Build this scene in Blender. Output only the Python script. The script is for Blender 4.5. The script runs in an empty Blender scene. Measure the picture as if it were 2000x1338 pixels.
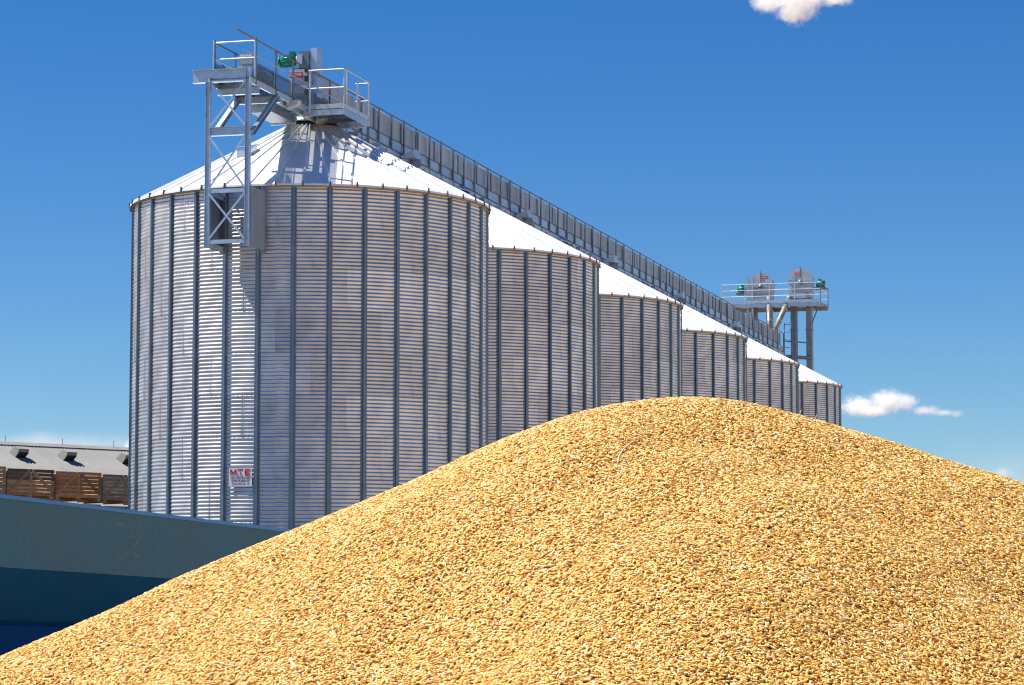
import bpy, bmesh, math, random
import numpy as np
from math import sin, cos, pi, radians, sqrt, atan2
from mathutils import Vector, Matrix

# ------------------------------------------------------------------ camera, sky, sun, exposure
SC = bpy.context.scene
COL = SC.collection
EYE = 1.9
PITCH = .0933208
FPX = 5451.3                      # focal length in pixels of a 2000 pixel wide frame
cam_d = bpy.data.cameras.new('camera')
cam = bpy.data.objects.new('camera', cam_d)
COL.objects.link(cam)
cam_d.sensor_width = 36.0
cam_d.lens = 36.0 * FPX / 2000.0
cam_d.clip_start = .05
cam_d.clip_end = 20000
cam.location = (0, 0, EYE)
cam.rotation_euler = (pi / 2 + PITCH, 0, 0)
SC.camera = cam

SUN_EL = radians(60)
SUN_AZ = radians(-88.0)           # from +Y towards +X: the sun stands to the left, a little behind the silos
world = bpy.data.worlds.new('World')
SC.world = world
world.use_nodes = True
wn = world.node_tree
bgn = wn.nodes['Background']
sky = wn.nodes.new('ShaderNodeTexSky')
sky.sky_type = 'NISHITA'
sky.sun_disc = False
sky.sun_elevation = SUN_EL
sky.sun_rotation = SUN_AZ
sky.altitude = 1500
sky.air_density = 1.0
sky.dust_density = .1
sky.ozone_density = 3.5
hsv = wn.nodes.new('ShaderNodeHueSaturation')
hsv.inputs['Saturation'].default_value = 1.37
hsv.inputs['Hue'].default_value = .507
hsv.inputs['Value'].default_value = 1.0
wn.links.new(sky.outputs[0], hsv.inputs['Color'])
tint = wn.nodes.new('ShaderNodeVectorMath')
tint.operation = 'MULTIPLY'
tint.inputs[1].default_value = (.74, .87, .955)
wn.links.new(hsv.outputs[0], tint.inputs[0])
wn.links.new(tint.outputs[0], bgn.inputs['Color'])
bgn.inputs['Strength'].default_value = .08

sun_d = bpy.data.lights.new('sun', 'SUN')
sun_d.energy = 5.0
sun_d.angle = radians(.53)
sun_d.color = (1, .95, .87)
sun = bpy.data.objects.new('sun', sun_d)
COL.objects.link(sun)
SUN_DIR = Vector((sin(SUN_AZ) * cos(SUN_EL), cos(SUN_AZ) * cos(SUN_EL), sin(SUN_EL)))
sun.rotation_euler = SUN_DIR.to_track_quat('Z', 'Y').to_euler()

SC.view_settings.view_transform = 'Standard'
SC.view_settings.look = 'None'
SC.view_settings.exposure = 0.54
SC.view_settings.gamma = 1.0
SC.view_settings.use_curve_mapping = False
SC.cycles.filter_width = 1.15
SC.cycles.max_bounces = 10
SC.cycles.volume_bounces = 10
SC.cycles.caustics_reflective = False
SC.cycles.caustics_refractive = False

rng = random.Random(7)
nrg = np.random.default_rng(11)

# ------------------------------------------------------------------ helpers
def ray(px, py):
    xc = (px - 1000) / FPX
    yc = (669 - py) / FPX
    return Vector((xc, cos(PITCH) - yc * sin(PITCH), sin(PITCH) + yc * cos(PITCH)))

def at(px, py, Y):
    d = ray(px, py)
    return d * (Y / d.y) + Vector((0, 0, EYE))

def mat(name, col, metallic=0., rough=.5, var=.0, scale=4., rnd=.0, bump=0., bscale=40., spec=.5, dirt=None, dirt_scale=1.5, dirt_amt=.5, stretch=(1, 1, 1), coat=0.):
    """procedural material: base colour with noise wear (var), a per-object tone shift (rnd), optional dirt and bump"""
    m = bpy.data.materials.new(name)
    m.use_nodes = True
    nt = m.node_tree
    N, L = nt.nodes, nt.links
    b = N['Principled BSDF']
    b.inputs['Metallic'].default_value = metallic
    b.inputs['Roughness'].default_value = rough
    b.inputs['Specular IOR Level'].default_value = spec
    if coat:
        b.inputs['Coat Weight'].default_value = coat
    tc = N.new('ShaderNodeTexCoord')
    mp = N.new('ShaderNodeMapping')
    mp.inputs['Scale'].default_value = stretch
    L.new(tc.outputs['Object'], mp.inputs['Vector'])
    no = N.new('ShaderNodeTexNoise')
    no.inputs['Scale'].default_value = scale
    no.inputs['Detail'].default_value = 6
    L.new(mp.outputs[0], no.inputs['Vector'])
    mr = N.new('ShaderNodeMapRange')
    mr.inputs['From Min'].default_value = .3
    mr.inputs['From Max'].default_value = .7
    mr.inputs['To Min'].default_value = 1 - var
    mr.inputs['To Max'].default_value = 1 + var
    L.new(no.outputs['Fac'], mr.inputs['Value'])
    oi = N.new('ShaderNodeObjectInfo')
    mr2 = N.new('ShaderNodeMapRange')
    mr2.inputs['To Min'].default_value = 1 - rnd
    mr2.inputs['To Max'].default_value = 1 + rnd
    L.new(oi.outputs['Random'], mr2.inputs['Value'])
    mul = N.new('ShaderNodeMath')
    mul.operation = 'MULTIPLY'
    L.new(mr.outputs[0], mul.inputs[0])
    L.new(mr2.outputs[0], mul.inputs[1])
    vm = N.new('ShaderNodeVectorMath')
    vm.operation = 'SCALE'
    vm.inputs[0].default_value = col[:3]
    L.new(mul.outputs[0], vm.inputs['Scale'])
    out = vm.outputs[0]
    if dirt:
        n2 = N.new('ShaderNodeTexNoise')
        n2.inputs['Scale'].default_value = dirt_scale
        n2.inputs['Detail'].default_value = 8
        n2.inputs['Roughness'].default_value = .65
        L.new(mp.outputs[0], n2.inputs['Vector'])
        m3 = N.new('ShaderNodeMapRange')
        m3.inputs['From Min'].default_value = .42
        m3.inputs['From Max'].default_value = .75
        m3.inputs['To Max'].default_value = dirt_amt
        L.new(n2.outputs['Fac'], m3.inputs['Value'])
        mx = N.new('ShaderNodeMix')
        mx.data_type = 'RGBA'
        L.new(m3.outputs[0], mx.inputs['Factor'])
        L.new(out, mx.inputs['A'])
        mx.inputs['B'].default_value = (*dirt[:3], 1)
        out = mx.outputs['Result']
    L.new(out, b.inputs['Base Color'])
    if metallic > 0:
        m4 = N.new('ShaderNodeMapRange')
        m4.inputs['To Min'].default_value = max(.05, rough - .08)
        m4.inputs['To Max'].default_value = min(1, rough + .08)
        L.new(no.outputs['Fac'], m4.inputs['Value'])
        L.new(m4.outputs[0], b.inputs['Roughness'])
    if bump:
        nb = N.new('ShaderNodeTexNoise')
        nb.inputs['Scale'].default_value = bscale
        nb.inputs['Detail'].default_value = 5
        L.new(mp.outputs[0], nb.inputs['Vector'])
        bp = N.new('ShaderNodeBump')
        bp.inputs['Strength'].default_value = bump
        bp.inputs['Distance'].default_value = .02
        L.new(nb.outputs['Fac'], bp.inputs['Height'])
        L.new(bp.outputs[0], b.inputs['Normal'])
    return m

M = {}
M['wall'] = mat('galvanised_wall', (.69, .695, .685), .86, .44, .14, 2.0, .14)
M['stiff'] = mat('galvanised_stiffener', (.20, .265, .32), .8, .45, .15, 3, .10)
M['roof'] = mat('galvanised_roof', (.97, .97, .96), .32, .45, .05, 1.5, .03)
M['clip'] = mat('dark_steel_clip', (.12, .11, .10), .5, .6, .2, 10)
M['steel'] = mat('galvanised_steel', (.50, .63, .76), .65, .45, .14, 5, .08)
M['steel_dk'] = mat('dull_galvanised_steel', (.20, .25, .31), .6, .5, .18, 4, .10)
M['rail'] = mat('bright_rail_tube', (.72, .73, .73), .6, .4, .08, 8, .05)
M['panel'] = mat('galvanised_kick_panel', (.52, .60, .68), .8, .42, .12, 3, .10)
M['plate'] = mat('bracket_side_plate', (.34, .45, .54), .5, .55, .10, 3)
M['eave_bounce'] = mat('eave_reflected_tan', (.46, .36, .25), .3, .6, .15, 3)  # reflection of the ground under the roof edge painted in as tan
M['casing'] = mat('conveyor_casing', (.42, .48, .52), .4, .5, .2, 2.2, .12, stretch=(1, 1, .4))
M['flange'] = mat('rusty_flange', (.22, .17, .13), .3, .7, .3, 6, .15)
M['black'] = mat('black_rubber', (.02, .018, .016), 0, .7, .2, 8)
M['green'] = mat('green_motor_paint', (.0, .22, .13), 0, .38, .1, 9, coat=.2)
M['red'] = mat('red_plate', (.62, .03, .05), 0, .5, .05, 9)
M['white'] = mat('white_print', (.82, .82, .84), 0, .5, .03, 9)
M['navy'] = mat('navy_print', (.05, .06, .18), 0, .6, .03, 9)
M['leg'] = mat('elevator_trunking', (.30, .33, .35), .55, .5, .2, 1.5, stretch=(1, 1, .3))
M['pipe'] = mat('spout_pipe', (.34, .30, .25), .5, .5, .25, 3, dirt=(.25, .16, .09), dirt_scale=2.2)
M['hood'] = mat('elevator_hood', (.50, .56, .60), .5, .5, .1, 2)
M['concrete'] = mat('concrete', (.34, .28, .215), 0, .9, .15, 2, bump=.3)
M['ground'] = mat('dry_yard_ground', (.47, .325, .18), 0, .95, .16, .35, bump=.5, bscale=9, dirt=(.37, .25, .13), dirt_scale=.12, dirt_amt=.6)
M['added_dark_asphalt'] = mat('added_dark_asphalt', (.075, .075, .08), 0, .9, .2, 1.2, bump=.4, bscale=30, dirt=(.16, .14, .11), dirt_scale=.15, dirt_amt=.5)
M['blue'] = mat('blue_trailer_paint', (.005, .085, .21), 0, .8, .10, 1.5, spec=.03, dirt=(.03, .035, .04), dirt_scale=1.1, dirt_amt=.35)
M['blue_dust_bounce'] = mat('dusty_bounced_blue_side', (.08, .205, .27), 0, .75, .07, 9, spec=.1, dirt=(.13, .16, .16), dirt_scale=.6, dirt_amt=.45, bump=.15, bscale=60)  # dust, plus bounced light painted in as a paler, greyer blue
M['blue_rim'] = mat('bright_blue_rim', (.006, .22, .62), 0, .4, .08, 3)
M['blue_skirt'] = mat('blue_chassis_paint', (.004, .055, .19), 0, .8, .10, 1.5, spec=.03)
M['chalk'] = mat('orange_chalk', (.34, .26, .10), 0, .9, .25, 30)
M['wood'] = mat('weathered_crate_wood', (.64, .40, .23), 0, .85, .22, 5, .28, stretch=(1, 1, 6), dirt=(.20, .16, .13), dirt_scale=1.6, dirt_amt=.5)
M['wood_grey'] = mat('grey_crate_wood', (.56, .45, .34), 0, .9, .22, 5, .22, stretch=(1, 1, 6), dirt=(.12, .11, .10), dirt_scale=1.6, dirt_amt=.6)
M['fibre'] = mat('fibre_cement_sheet', (.31, .305, .285), 0, .9, .10, 1.2, .05, dirt=(.20, .195, .17), dirt_scale=.7, dirt_amt=.5)
M['fibre_yel'] = mat('yellowed_roof_light', (.42, .30, .06), 0, .6, .2, 2)
M['barnwall'] = mat('barn_wall', (.40, .38, .34), 0, .9, .1, 1)
M['dark'] = mat('dark_opening', (.015, .015, .018), 0, .9)
M['straw'] = mat('pale_straw', (.72, .62, .42), 0, .6, .12, 40, .1)

def mesh_material():
    # open wire mesh: more holes than wire
    m = mat('wire_mesh', (.10, .14, .19), .5, .5, .1, 6)
    nt = m.node_tree
    b = nt.nodes['Principled BSDF']
    b.inputs['Alpha'].default_value = .42
    return m
M['mesh'] = mesh_material()

class MB:
    """collects boxes, bars and tubes; build() links them as one mesh object"""
    def __init__(s):
        s.v, s.f = [], []
    def add(s, vs, fs):
        o = len(s.v)
        s.v += [tuple(p) for p in vs]
        s.f += [tuple(i + o for i in f) for f in fs]
        return s
    def box(s, a, b):
        (x0, y0, z0), (x1, y1, z1) = a, b
        return s.add([(x0, y0, z0), (x1, y0, z0), (x1, y1, z0), (x0, y1, z0), (x0, y0, z1), (x1, y0, z1), (x1, y1, z1), (x0, y1, z1)],
                     [(3, 2, 1, 0), (4, 5, 6, 7), (0, 1, 5, 4), (1, 2, 6, 5), (2, 3, 7, 6), (3, 0, 4, 7)])
    def bar(s, p, q, w, h, up=(0, 0, 1)):
        p, q = Vector(p), Vector(q)
        d = (q - p).normalized()
        up = Vector(up)
        if abs(d.dot(up)) > .95:
            up = Vector((0, 1, 0))
        x = d.cross(up).normalized() * (w / 2)
        y = x.cross(d).normalized() * (h / 2)
        vs = [p - x - y, p + x - y, p + x + y, p - x + y, q - x - y, q + x - y, q + x + y, q - x + y]
        return s.add(vs, [(3, 2, 1, 0), (4, 5, 6, 7), (0, 1, 5, 4), (1, 2, 6, 5), (2, 3, 7, 6), (3, 0, 4, 7)])
    def ibeam(s, p, q, w, h, t=.012, up=(0, 0, 1)):
        p, q = Vector(p), Vector(q)
        d = (q - p).normalized()
        up = Vector(up)
        if abs(d.dot(up)) > .95:
            up = Vector((0, 1, 0))
        y = d.cross(up).normalized().cross(d).normalized()
        s.bar(p + y * (h / 2 - t / 2), q + y * (h / 2 - t / 2), w, t, up)
        s.bar(p - y * (h / 2 - t / 2), q - y * (h / 2 - t / 2), w, t, up)
        s.bar(p, q, t, h - 2 * t, up)
        return s
    def tube(s, p, q, r, n=8, r2=None, caps=True):
        p, q = Vector(p), Vector(q)
        d = (q - p).normalized()
        up = Vector((0, 0, 1)) if abs(d.z) < .95 else Vector((0, 1, 0))
        x = d.cross(up).normalized()
        y = x.cross(d)
        r2 = r if r2 is None else r2
        vs = []
        for c, rr in ((p, r), (q, r2)):
            vs += [c + (x * cos(2 * pi * k / n) + y * sin(2 * pi * k / n)) * rr for k in range(n)]
        fs = [(k, (k + 1) % n, n + (k + 1) % n, n + k) for k in range(n)]
        if caps:
            fs += [tuple(range(n))[::-1], tuple(range(n, 2 * n))]
        return s.add(vs, fs)
    def path(s, pts, r, n=6):
        for a, b in zip(pts[:-1], pts[1:]):
            s.tube(a, b, r, n)
        return s
    def lathe(s, prof, n=32, c=(0, 0, 0), a0=0., a1=2 * pi):
        full = abs(a1 - a0 - 2 * pi) < 1e-6
        m = n if full else n + 1
        vs = [(c[0] + r * cos(a0 + (a1 - a0) * k / n), c[1] + r * sin(a0 + (a1 - a0) * k / n), c[2] + z) for r, z in prof for k in range(m)]
        fs = []
        for i in range(len(prof) - 1):
            for k in range(n):
                k2 = (k + 1) % m
                fs.append((i * m + k, i * m + k2, (i + 1) * m + k2, (i + 1) * m + k))
        return s.add(vs, fs)
    def prism(s, poly, axis, a, b):
        """polygon of 2-D points extruded along an axis (0, 1 or 2) from a to b"""
        def p3(p, t):
            return (t, p[0], p[1]) if axis == 0 else (p[0], t, p[1]) if axis == 1 else (p[0], p[1], t)
        n = len(poly)
        vs = [p3(p, a) for p in poly] + [p3(p, b) for p in poly]
        fs = [(k, (k + 1) % n, n + (k + 1) % n, n + k) for k in range(n)] + [tuple(range(n))[::-1], tuple(range(n, 2 * n))]
        return s.add(vs, fs)
    def mesh(s, name, m, smooth=False, origin=(0, 0, 0)):
        me = bpy.data.meshes.new(name)
        o = origin
        me.from_pydata([(x - o[0], y - o[1], z - o[2]) for x, y, z in s.v], [], s.f)
        bm = bmesh.new()
        bm.from_mesh(me)
        bmesh.ops.recalc_face_normals(bm, faces=bm.faces)
        bm.to_mesh(me)
        bm.free()
        if smooth:
            me.polygons.foreach_set('use_smooth', [True] * len(me.polygons))
        me.materials.append(m)
        return me

def put(name, me, parent=None, loc=(0, 0, 0), rz=0.):
    o = bpy.data.objects.new(name, me)
    COL.objects.link(o)
    o.location = loc
    o.rotation_euler = (0, 0, rz)
    o.parent = parent
    return o

def tag(o, label, cat, group=None):
    o['label'] = label
    o['category'] = cat
    if group:
        o['group'] = group
    return o

def thing(name, label, cat, loc=(0, 0, 0), rz=0., group=None):
    return tag(put(name, None, None, loc, rz), label, cat, group)

# the row of silos: local frame X = across the row (towards the camera side), Y = along the row
C1 = Vector((-6.06007, 83.37985, 0))
RA = .263616
SP = 14.37158
ROW = Matrix.Translation(C1) @ Matrix.Rotation(-RA, 4, 'Z')

class RowThing:
    """a thing in the row's frame; its Empty stands at origin (across, along, height)"""
    def __init__(s, name, label, cat, origin, group=None):
        s.o = Vector(origin)
        s.e = thing(name, label, cat, ROW @ s.o, -RA, group)
    def part(s, name, mb, m, smooth=False, parent=None):
        return put(name, mb.mesh(name, m, smooth, s.o), parent or s.e)

# ------------------------------------------------------------------ ground
mb = MB()
mb.add([(-6000, -400, 0), (6000, -400, 0), (6000, 9000, 0), (-6000, 9000, 0)], [(0, 1, 2, 3)])
g = put('ground', mb.mesh('ground', M['ground']))
g['kind'] = 'structure'
mb = MB()
mb.add([tuple(ROW @ Vector(p)) for p in ((-40, -62, .004), (7.0, -62, .004), (6.0, 96, .004), (-40, 96, .004))], [(0, 1, 2, 3)])  # unseen dark surface, added to darken what the near silo wall reflects
y = put('added_asphalt_yard', mb.mesh('added_asphalt_yard', M['added_dark_asphalt']))
y['kind'] = 'structure'

# ------------------------------------------------------------------ silos
R = 5.30
RE = 5.41
PITCHW = .108
NW = 11
RING = PITCHW * NW
NR = 11
EAVE = 13.71
WALLTOP = EAVE - .01
NB = 33
BAY = 2 * pi / NB
A0 = radians(-80.1)
NROOF = 44
RC = .72
ZC = 16.22
PLINTH = WALLTOP - NR * RING

def wall_sheet():
    mb = MB()
    per = 8
    nseg = 12
    gap = .0002
    aa = np.linspace(gap, 3 * BAY - gap, nseg + 1)
    zz = np.linspace(.002, RING - .002, NW * per + 1)
    vs = []
    for z in zz:
        r = R + .0086 * cos(2 * pi * z / PITCHW + pi)
        vs += [(r * cos(a), r * sin(a), z) for a in aa]
    n = nseg + 1
    fs = [(i * n + k, i * n + k + 1, (i + 1) * n + k + 1, (i + 1) * n + k) for i in range(len(zz) - 1) for k in range(nseg)]
    mb.add(vs, fs)
    nb = len(fs)
    def bolt(a, z, w, h):
        r0, r1 = R - .01, R + .017
        da = w / 2 / R
        vs = [(r * cos(a + s1 * da), r * sin(a + s1 * da), z + s2 * h / 2) for r in (r0, r1) for s1, s2 in ((-1, -1), (1, -1), (1, 1), (-1, 1))]
        mb.add(vs, [(4, 5, 6, 7), (0, 1, 5, 4), (1, 2, 6, 5), (2, 3, 7, 6), (3, 0, 4, 7)])
    for k in range(NW):
        bolt(.0045, (k + .5) * PITCHW, .022, .022)
        bolt(.012, (k + 1) * PITCHW - .03, .018, .018)
    for k in range(22):
        bolt((k + .5) / 22 * 3 * BAY, .035, .02, .02)
    me = mb.mesh('wall_sheet', M['wall'])
    me.polygons.foreach_set('use_smooth', [i < nb for i in range(len(me.polygons))])
    return me

def stiffener_mesh():
    mb = MB()
    w, d = .125, .055
    r0 = R + .011
    # hat profile: two flanges and a raised web, in (radial, tangential)
    prof = [(r0, -w / 2 - .02), (r0 + .006, -w / 2 - .02), (r0 + .006, -w / 2 + .018), (r0 + d, -w / 2 + .03), (r0 + d, w / 2 - .03),
            (r0 + .006, w / 2 - .018), (r0 + .006, w / 2 + .02), (r0, w / 2 + .02)]
    z0 = PLINTH
    steps = [(z0, z0 + 4.6, 1.12), (z0 + 4.6, z0 + 8.8, 1.06), (z0 + 8.8, WALLTOP - .03, 1.0)]
    for a, b, k in steps:
        mb.prism([(r0 + (x - r0) * k, y * k) for x, y in prof], 2, a, b)
    for z in np.arange(z0 + .25, WALLTOP, .36):
        mb.box((r0 + .006, -w / 2 - .012, z), (r0 + .016, -w / 2 + .008, z + .02))
        mb.box((r0 + .006, w / 2 - .008, z), (r0 + .016, w / 2 + .012, z + .02))
    return mb.mesh('stiffener', M['stiff'])

def roof_panel_mesh():
    mb = MB()
    da = 2 * pi / NROOF
    n = 2
    vs = []
    prof = [(RC, ZC), (RC + 1.6, ZC - (ZC - EAVE) * 1.6 / (RE - RC)), (RE, EAVE), (RE + .004, EAVE - .055)]
    for r, z in prof:
        vs += [(r * cos(da * k / n), r * sin(da * k / n), z) for k in range(n + 1)]
    fs = []
    for i in range(3):
        for k in range(n):
            fs.append((i * 3 + k, i * 3 + k + 1, i * 3 + 4 + k, i * 3 + 3 + k))
    mb.add(vs, fs)
    # standing rib along one edge
    sl = (ZC - EAVE) / (RE - RC)
    for r_a, r_b in ((RC + .06, RE - .01),):
        z_a, z_b = ZC - .06 * sl, EAVE + .01 * sl
        w, h = .04, .045
        vs = []
        for r, z in ((r_a, z_a), (r_b, z_b)):
            vs += [(r, -w, z + .003), (r, -w * .45, z + h), (r, w * .45, z + h), (r, w, z + .003)]
        mb.add(vs, [(0, 4, 5, 1), (1, 5, 6, 2), (2, 6, 7, 3), (0, 1, 2, 3), (7, 6, 5, 4)])
    return mb.mesh('roof_panel', M['roof'])

def clip_mesh():
    mb = MB()
    mb.box((RE - .04, -.016, EAVE + .0), (RE + .025, .016, EAVE + .075))
    mb.box((RE + .008, -.018, EAVE - .07), (RE + .03, .018, EAVE - .001))
    return mb.mesh('eave_clip', M['clip'])

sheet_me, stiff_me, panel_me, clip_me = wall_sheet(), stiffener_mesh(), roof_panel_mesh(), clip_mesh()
ring_me = MB().lathe([(R + .02, WALLTOP - .09), (R + .06, WALLTOP - .09), (R + .06, WALLTOP - .02), (R + .02, WALLTOP - .02), (R + .02, WALLTOP - .09)], 99).mesh('eave_ring', M['eave_bounce'])
plinth_me = MB().lathe([(0, PLINTH - .002), (R + .25, PLINTH - .002), (R + .3, PLINTH - .06), (R + .3, 0)], 64).mesh('plinth', M['concrete'])
collar_me = MB().lathe([(RC - .02, ZC - .12), (RC + .09, ZC - .03), (RC + .09, ZC + .07), (RC + .02, ZC + .07), (RC + .02, ZC + .1)], 40).mesh('collar', M['black'], True)
cap_me = MB().lathe([(RC + .02, ZC + .09), (RC + .14, ZC + .09), (RC + .13, ZC + .12), (RC + .05, ZC + .245), (0, ZC + .25)], 40).mesh('cap', M['steel'], True)

SILO_LABELS = [
    'largest grain silo, nearest the camera, with the printed sign on its wall',
    'second grain silo, just right of the big silo that has the sign',
    'third grain silo of the row, counted from the one with the sign',
    'fourth grain silo of the row, its wall foot above the heap crest',
    'fifth grain silo of the row, second last before the elevator tower',
    'last and smallest-looking grain silo, at the far right end of the row']
silos = []
for n in range(6):
    c = ROW @ Vector((0, n * SP, 0))
    t = thing('grain_silo', SILO_LABELS[n], 'silo', c, 0, 'corrugated steel silos in a row')
    silos.append(t)
    put('plinth', plinth_me, t)
    for k in range(NR):
        shift = (2 - 1 + k) % 3          # seams step one bay per ring
        zr = WALLTOP - (k + 1) * RING
        for j in range(NB // 3):
            put('wall_sheet', sheet_me, t, (0, 0, zr), A0 + (j * 3 + shift + .5) * BAY)
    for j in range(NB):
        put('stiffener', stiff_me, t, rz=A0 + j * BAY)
    for j in range(NROOF):
        p = put('roof_panel', panel_me, t, rz=A0 + j * 2 * pi / NROOF)
        put('eave_clip', clip_me, p)
    put('eave_ring', ring_me, t)
    put('collar', collar_me, t)
    put('cap', cap_me, t)

# roof hatch on the nearest silo
ha = radians(-125)
mb = MB()
mb.prism([(2.75, EAVE + (RE - 2.75) * .54 - .03), (3.2, EAVE + (RE - 3.2) * .54 - .03), (3.2, EAVE + (RE - 3.2) * .54 + .28), (2.75, EAVE + (RE - 2.75) * .54 + .16)], 1, -.2, .2)
h = put('roof_hatch', mb.mesh('roof_hatch', M['panel']), silos[0], rz=ha)
mb = MB()
mb.prism([(2.72, EAVE + (RE - 2.75) * .54 + .17), (3.23, EAVE + (RE - 3.2) * .54 + .29), (3.23, EAVE + (RE - 3.2) * .54 + .31), (2.72, EAVE + (RE - 2.75) * .54 + .19)], 1, -.23, .23)
put('lid', mb.mesh('lid', M['steel']), h)

# ------------------------------------------------------------------ printed sign on the silo wall
def text(name, body, size, m, parent, loc, ext=.001, align='CENTER', sx=1.):
    """printed lettering as a thin mesh"""
    cu = bpy.data.curves.new(name, 'FONT')
    cu.body = body
    cu.size = size
    cu.extrude = ext
    cu.align_x = align
    cu.align_y = 'CENTER'
    cu.resolution_u = 2
    tmp = bpy.data.objects.new(name, cu)
    me = bpy.data.meshes.new_from_object(tmp)
    bpy.data.objects.remove(tmp)
    me.name = name
    me.materials.clear()
    me.materials.append(m)
    o = put(name, me, parent, loc)
    o.scale = (sx, 1, 1)
    return o

def upright(o, rz):
    o.rotation_euler = (pi / 2, 0, rz)

sa = A0 - 2.46 * BAY
sr = R + .035
ctr = ROW @ Vector((0, 0, 0))
spos = Vector((ctr.x + sr * cos(sa), ctr.y + sr * sin(sa), at(472, 934, 78.9).z))
sign = thing('maker_sign', 'white sign with red letters fixed to the nearest silo wall', 'sign', spos, sa + pi / 2)
mb = MB()
mb.box((-.385, -.004, -.285), (.385, .004, .285))
put('board', mb.mesh('board', M['white']), sign)
sign.scale = (.9, 1, .9)
letters = {'M': [((0, 0), (0, 1)), ((0, .97), (.5, .25)), ((.5, .25), (1, .97)), ((1, 0), (1, 1))], 'T': [((0, .93), (1, .93)), ((.5, 0), (.5, .86))], 'E': [((.07, 0), (.07, 1)), ((.14, .93), (1, .93)), ((.14, .5), (.85, .5)), ((.14, .07), (1, .07))]}
for i, ch in enumerate('MTE'):
    mb = MB()
    for p, q in letters[ch]:
        k = (.18, .185, .18)[i]
        x0 = (-.33, -.10, .145)[i]
        mb.bar((x0 + p[0] * k, -.0065 - .0004 * len(mb.f), .06 + p[1] * .185), (x0 + q[0] * k, -.0065 - .0004 * len(mb.f), .06 + q[1] * .185), .004, .05)
    put('lettering', mb.mesh('lettering', M['red']), sign)
for body, sz, z, m, sx in (('45390 PUISEAUX', .085, -.115, 'navy', 1.0), ('Tel 02.38.33.61.10', .085, -.205, 'navy', .95)):
    o = text('lettering', body, sz, M[m], sign, (0, -.0065, z), .0015, sx=sx)
    o.rotation_euler = (pi / 2, 0, 0)
for z in (.005, -.045):
    mb = MB()
    for k in range(9):
        mb.box((-.33 + k * .074, -.0075, z - .010), (-.33 + k * .074 + .055, -.0045, z + .010))
    put('print_line', mb.mesh('print_line', M['steel_dk']), sign)

# ------------------------------------------------------------------ gallery walkway over the silos
FZ = 16.50
TOPZ = 17.60
T0, T1 = -6.5, 81.8
gal = RowThing('gallery_walkway', 'long railed steel walkway running over the roofs of all silos', 'walkway', (0, T0, 16.2))
for w in (-.62, .60):
    gal.part('side_beam', MB().bar((w, T0 - .4, FZ - .10), (w, T1, FZ - .10), .06, .17), M['steel'])
    gal.part('beam_lip', MB().bar((w + .05, T0 - .4, FZ - .005), (w + .05, T1, FZ - .005), .05, .02), M['flange'])
gal.part('floor_grating', MB().box((-.58, T0 - .35, FZ - .04), (.565, T1, FZ - .012)), M['mesh'])
mb = MB()
tt = T0 + .4
while tt < T1:
    gal.part('cross_member', MB().ibeam((-.58, tt, FZ - .12), (.56, tt, FZ - .12), .08, .13), M['steel'])
    tt += 2.0
posts = [T0, -4.87, -3.39, -1.75]
tt = -.1
while tt < T1 - .4:
    posts.append(tt)
    tt += rng.choice((1.35, 1.5, 1.55, 1.75))
posts.append(T1)
for k, tt in enumerate(posts):
    hi = TOPZ + (.03 if k % 3 else .06)
    for w in (-.62, .615):
        if w < 0 and tt < -5:
            hi2 = TOPZ
        gal.part('post', MB().box((w - .022, tt - .045, FZ - .16), (w + .022, tt + .045, hi)), M['steel_dk'])
for w in (-.62, .65):
    gal.part('top_rail', MB().tube((w, -8.1 if w > 0 else T0, TOPZ - .01), (w, T1, TOPZ - .01), .022), M['flange'])
    gal.part('mid_rail', MB().tube((w, -7.6 if w > 0 else T0, TOPZ - .47), (w, 2.4, TOPZ - .47), .017), M['steel'])
for z in (TOPZ - .02, TOPZ - .50):
    gal.part('end_rail', MB().tube((-.62, T0 - .02, z), (.65, T0 - .02, z), .024), M['rail'])
for w in (-.62, .615):
    gal.part('end_post', MB().tube((w, T0 - .06, FZ - .1), (w, T0 - .06, TOPZ + .05), .024), M['rail'])
# kick panels, one per bay
for a, b in zip(posts[:-1], posts[1:]):
    near = b < 2.2
    for w in (-.60, .57):
        gal.part('kick_panel', MB().box((w - .004, a + .05, FZ - .01), (w + .004, b - .05, FZ + (.50 if near else .345))), M['mesh'] if near else M['panel'])
# chain conveyor behind the railing
conv = RowThing('chain_conveyor', 'long grey boxed chain conveyor along the gallery behind its railing', 'conveyor', (0, 2.1, FZ))
tt = 2.1
k = 0
while tt < T1 - .6:
    L_ = rng.choice((1.9, 2.4, 2.9))
    e = min(tt + L_, T1 - .6)
    seg = conv.part('casing', MB().box((-.22, tt + .03, FZ + .38), (.50, e - .03, FZ + 1.065)), M['casing'])
    conv.part('flange', MB().box((-.26, e - .028, FZ + .35), (.53, e + .028, FZ + 1.09)), M['steel_dk'])
    conv.part('bottom_angle', MB().box((.505, tt + .04, FZ + .33), (.555, e - .04, FZ + .40)), M['flange'])
    if k % 5 == 1:
        conv.part('inspection_cover', MB().box((-.1, tt + .4, FZ + 1.07), (.3, tt + .9, FZ + 1.16)), M['steel_dk'])
        conv.part('lifting_bow', MB().path([(.3, tt + 1.0, FZ + 1.05), (.3, tt + 1.05, FZ + 1.22), (.3, tt + 1.75, FZ + 1.22), (.3, tt + 1.8, FZ + 1.05)], .012), M['rail'])
    for q in np.arange(tt + .2, e, .95):
        conv.part('leg', MB().box((.36, q, FZ - .01), (.42, q + .05, FZ + .378)), M['steel_dk'])
    tt = e
    k += 1

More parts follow.
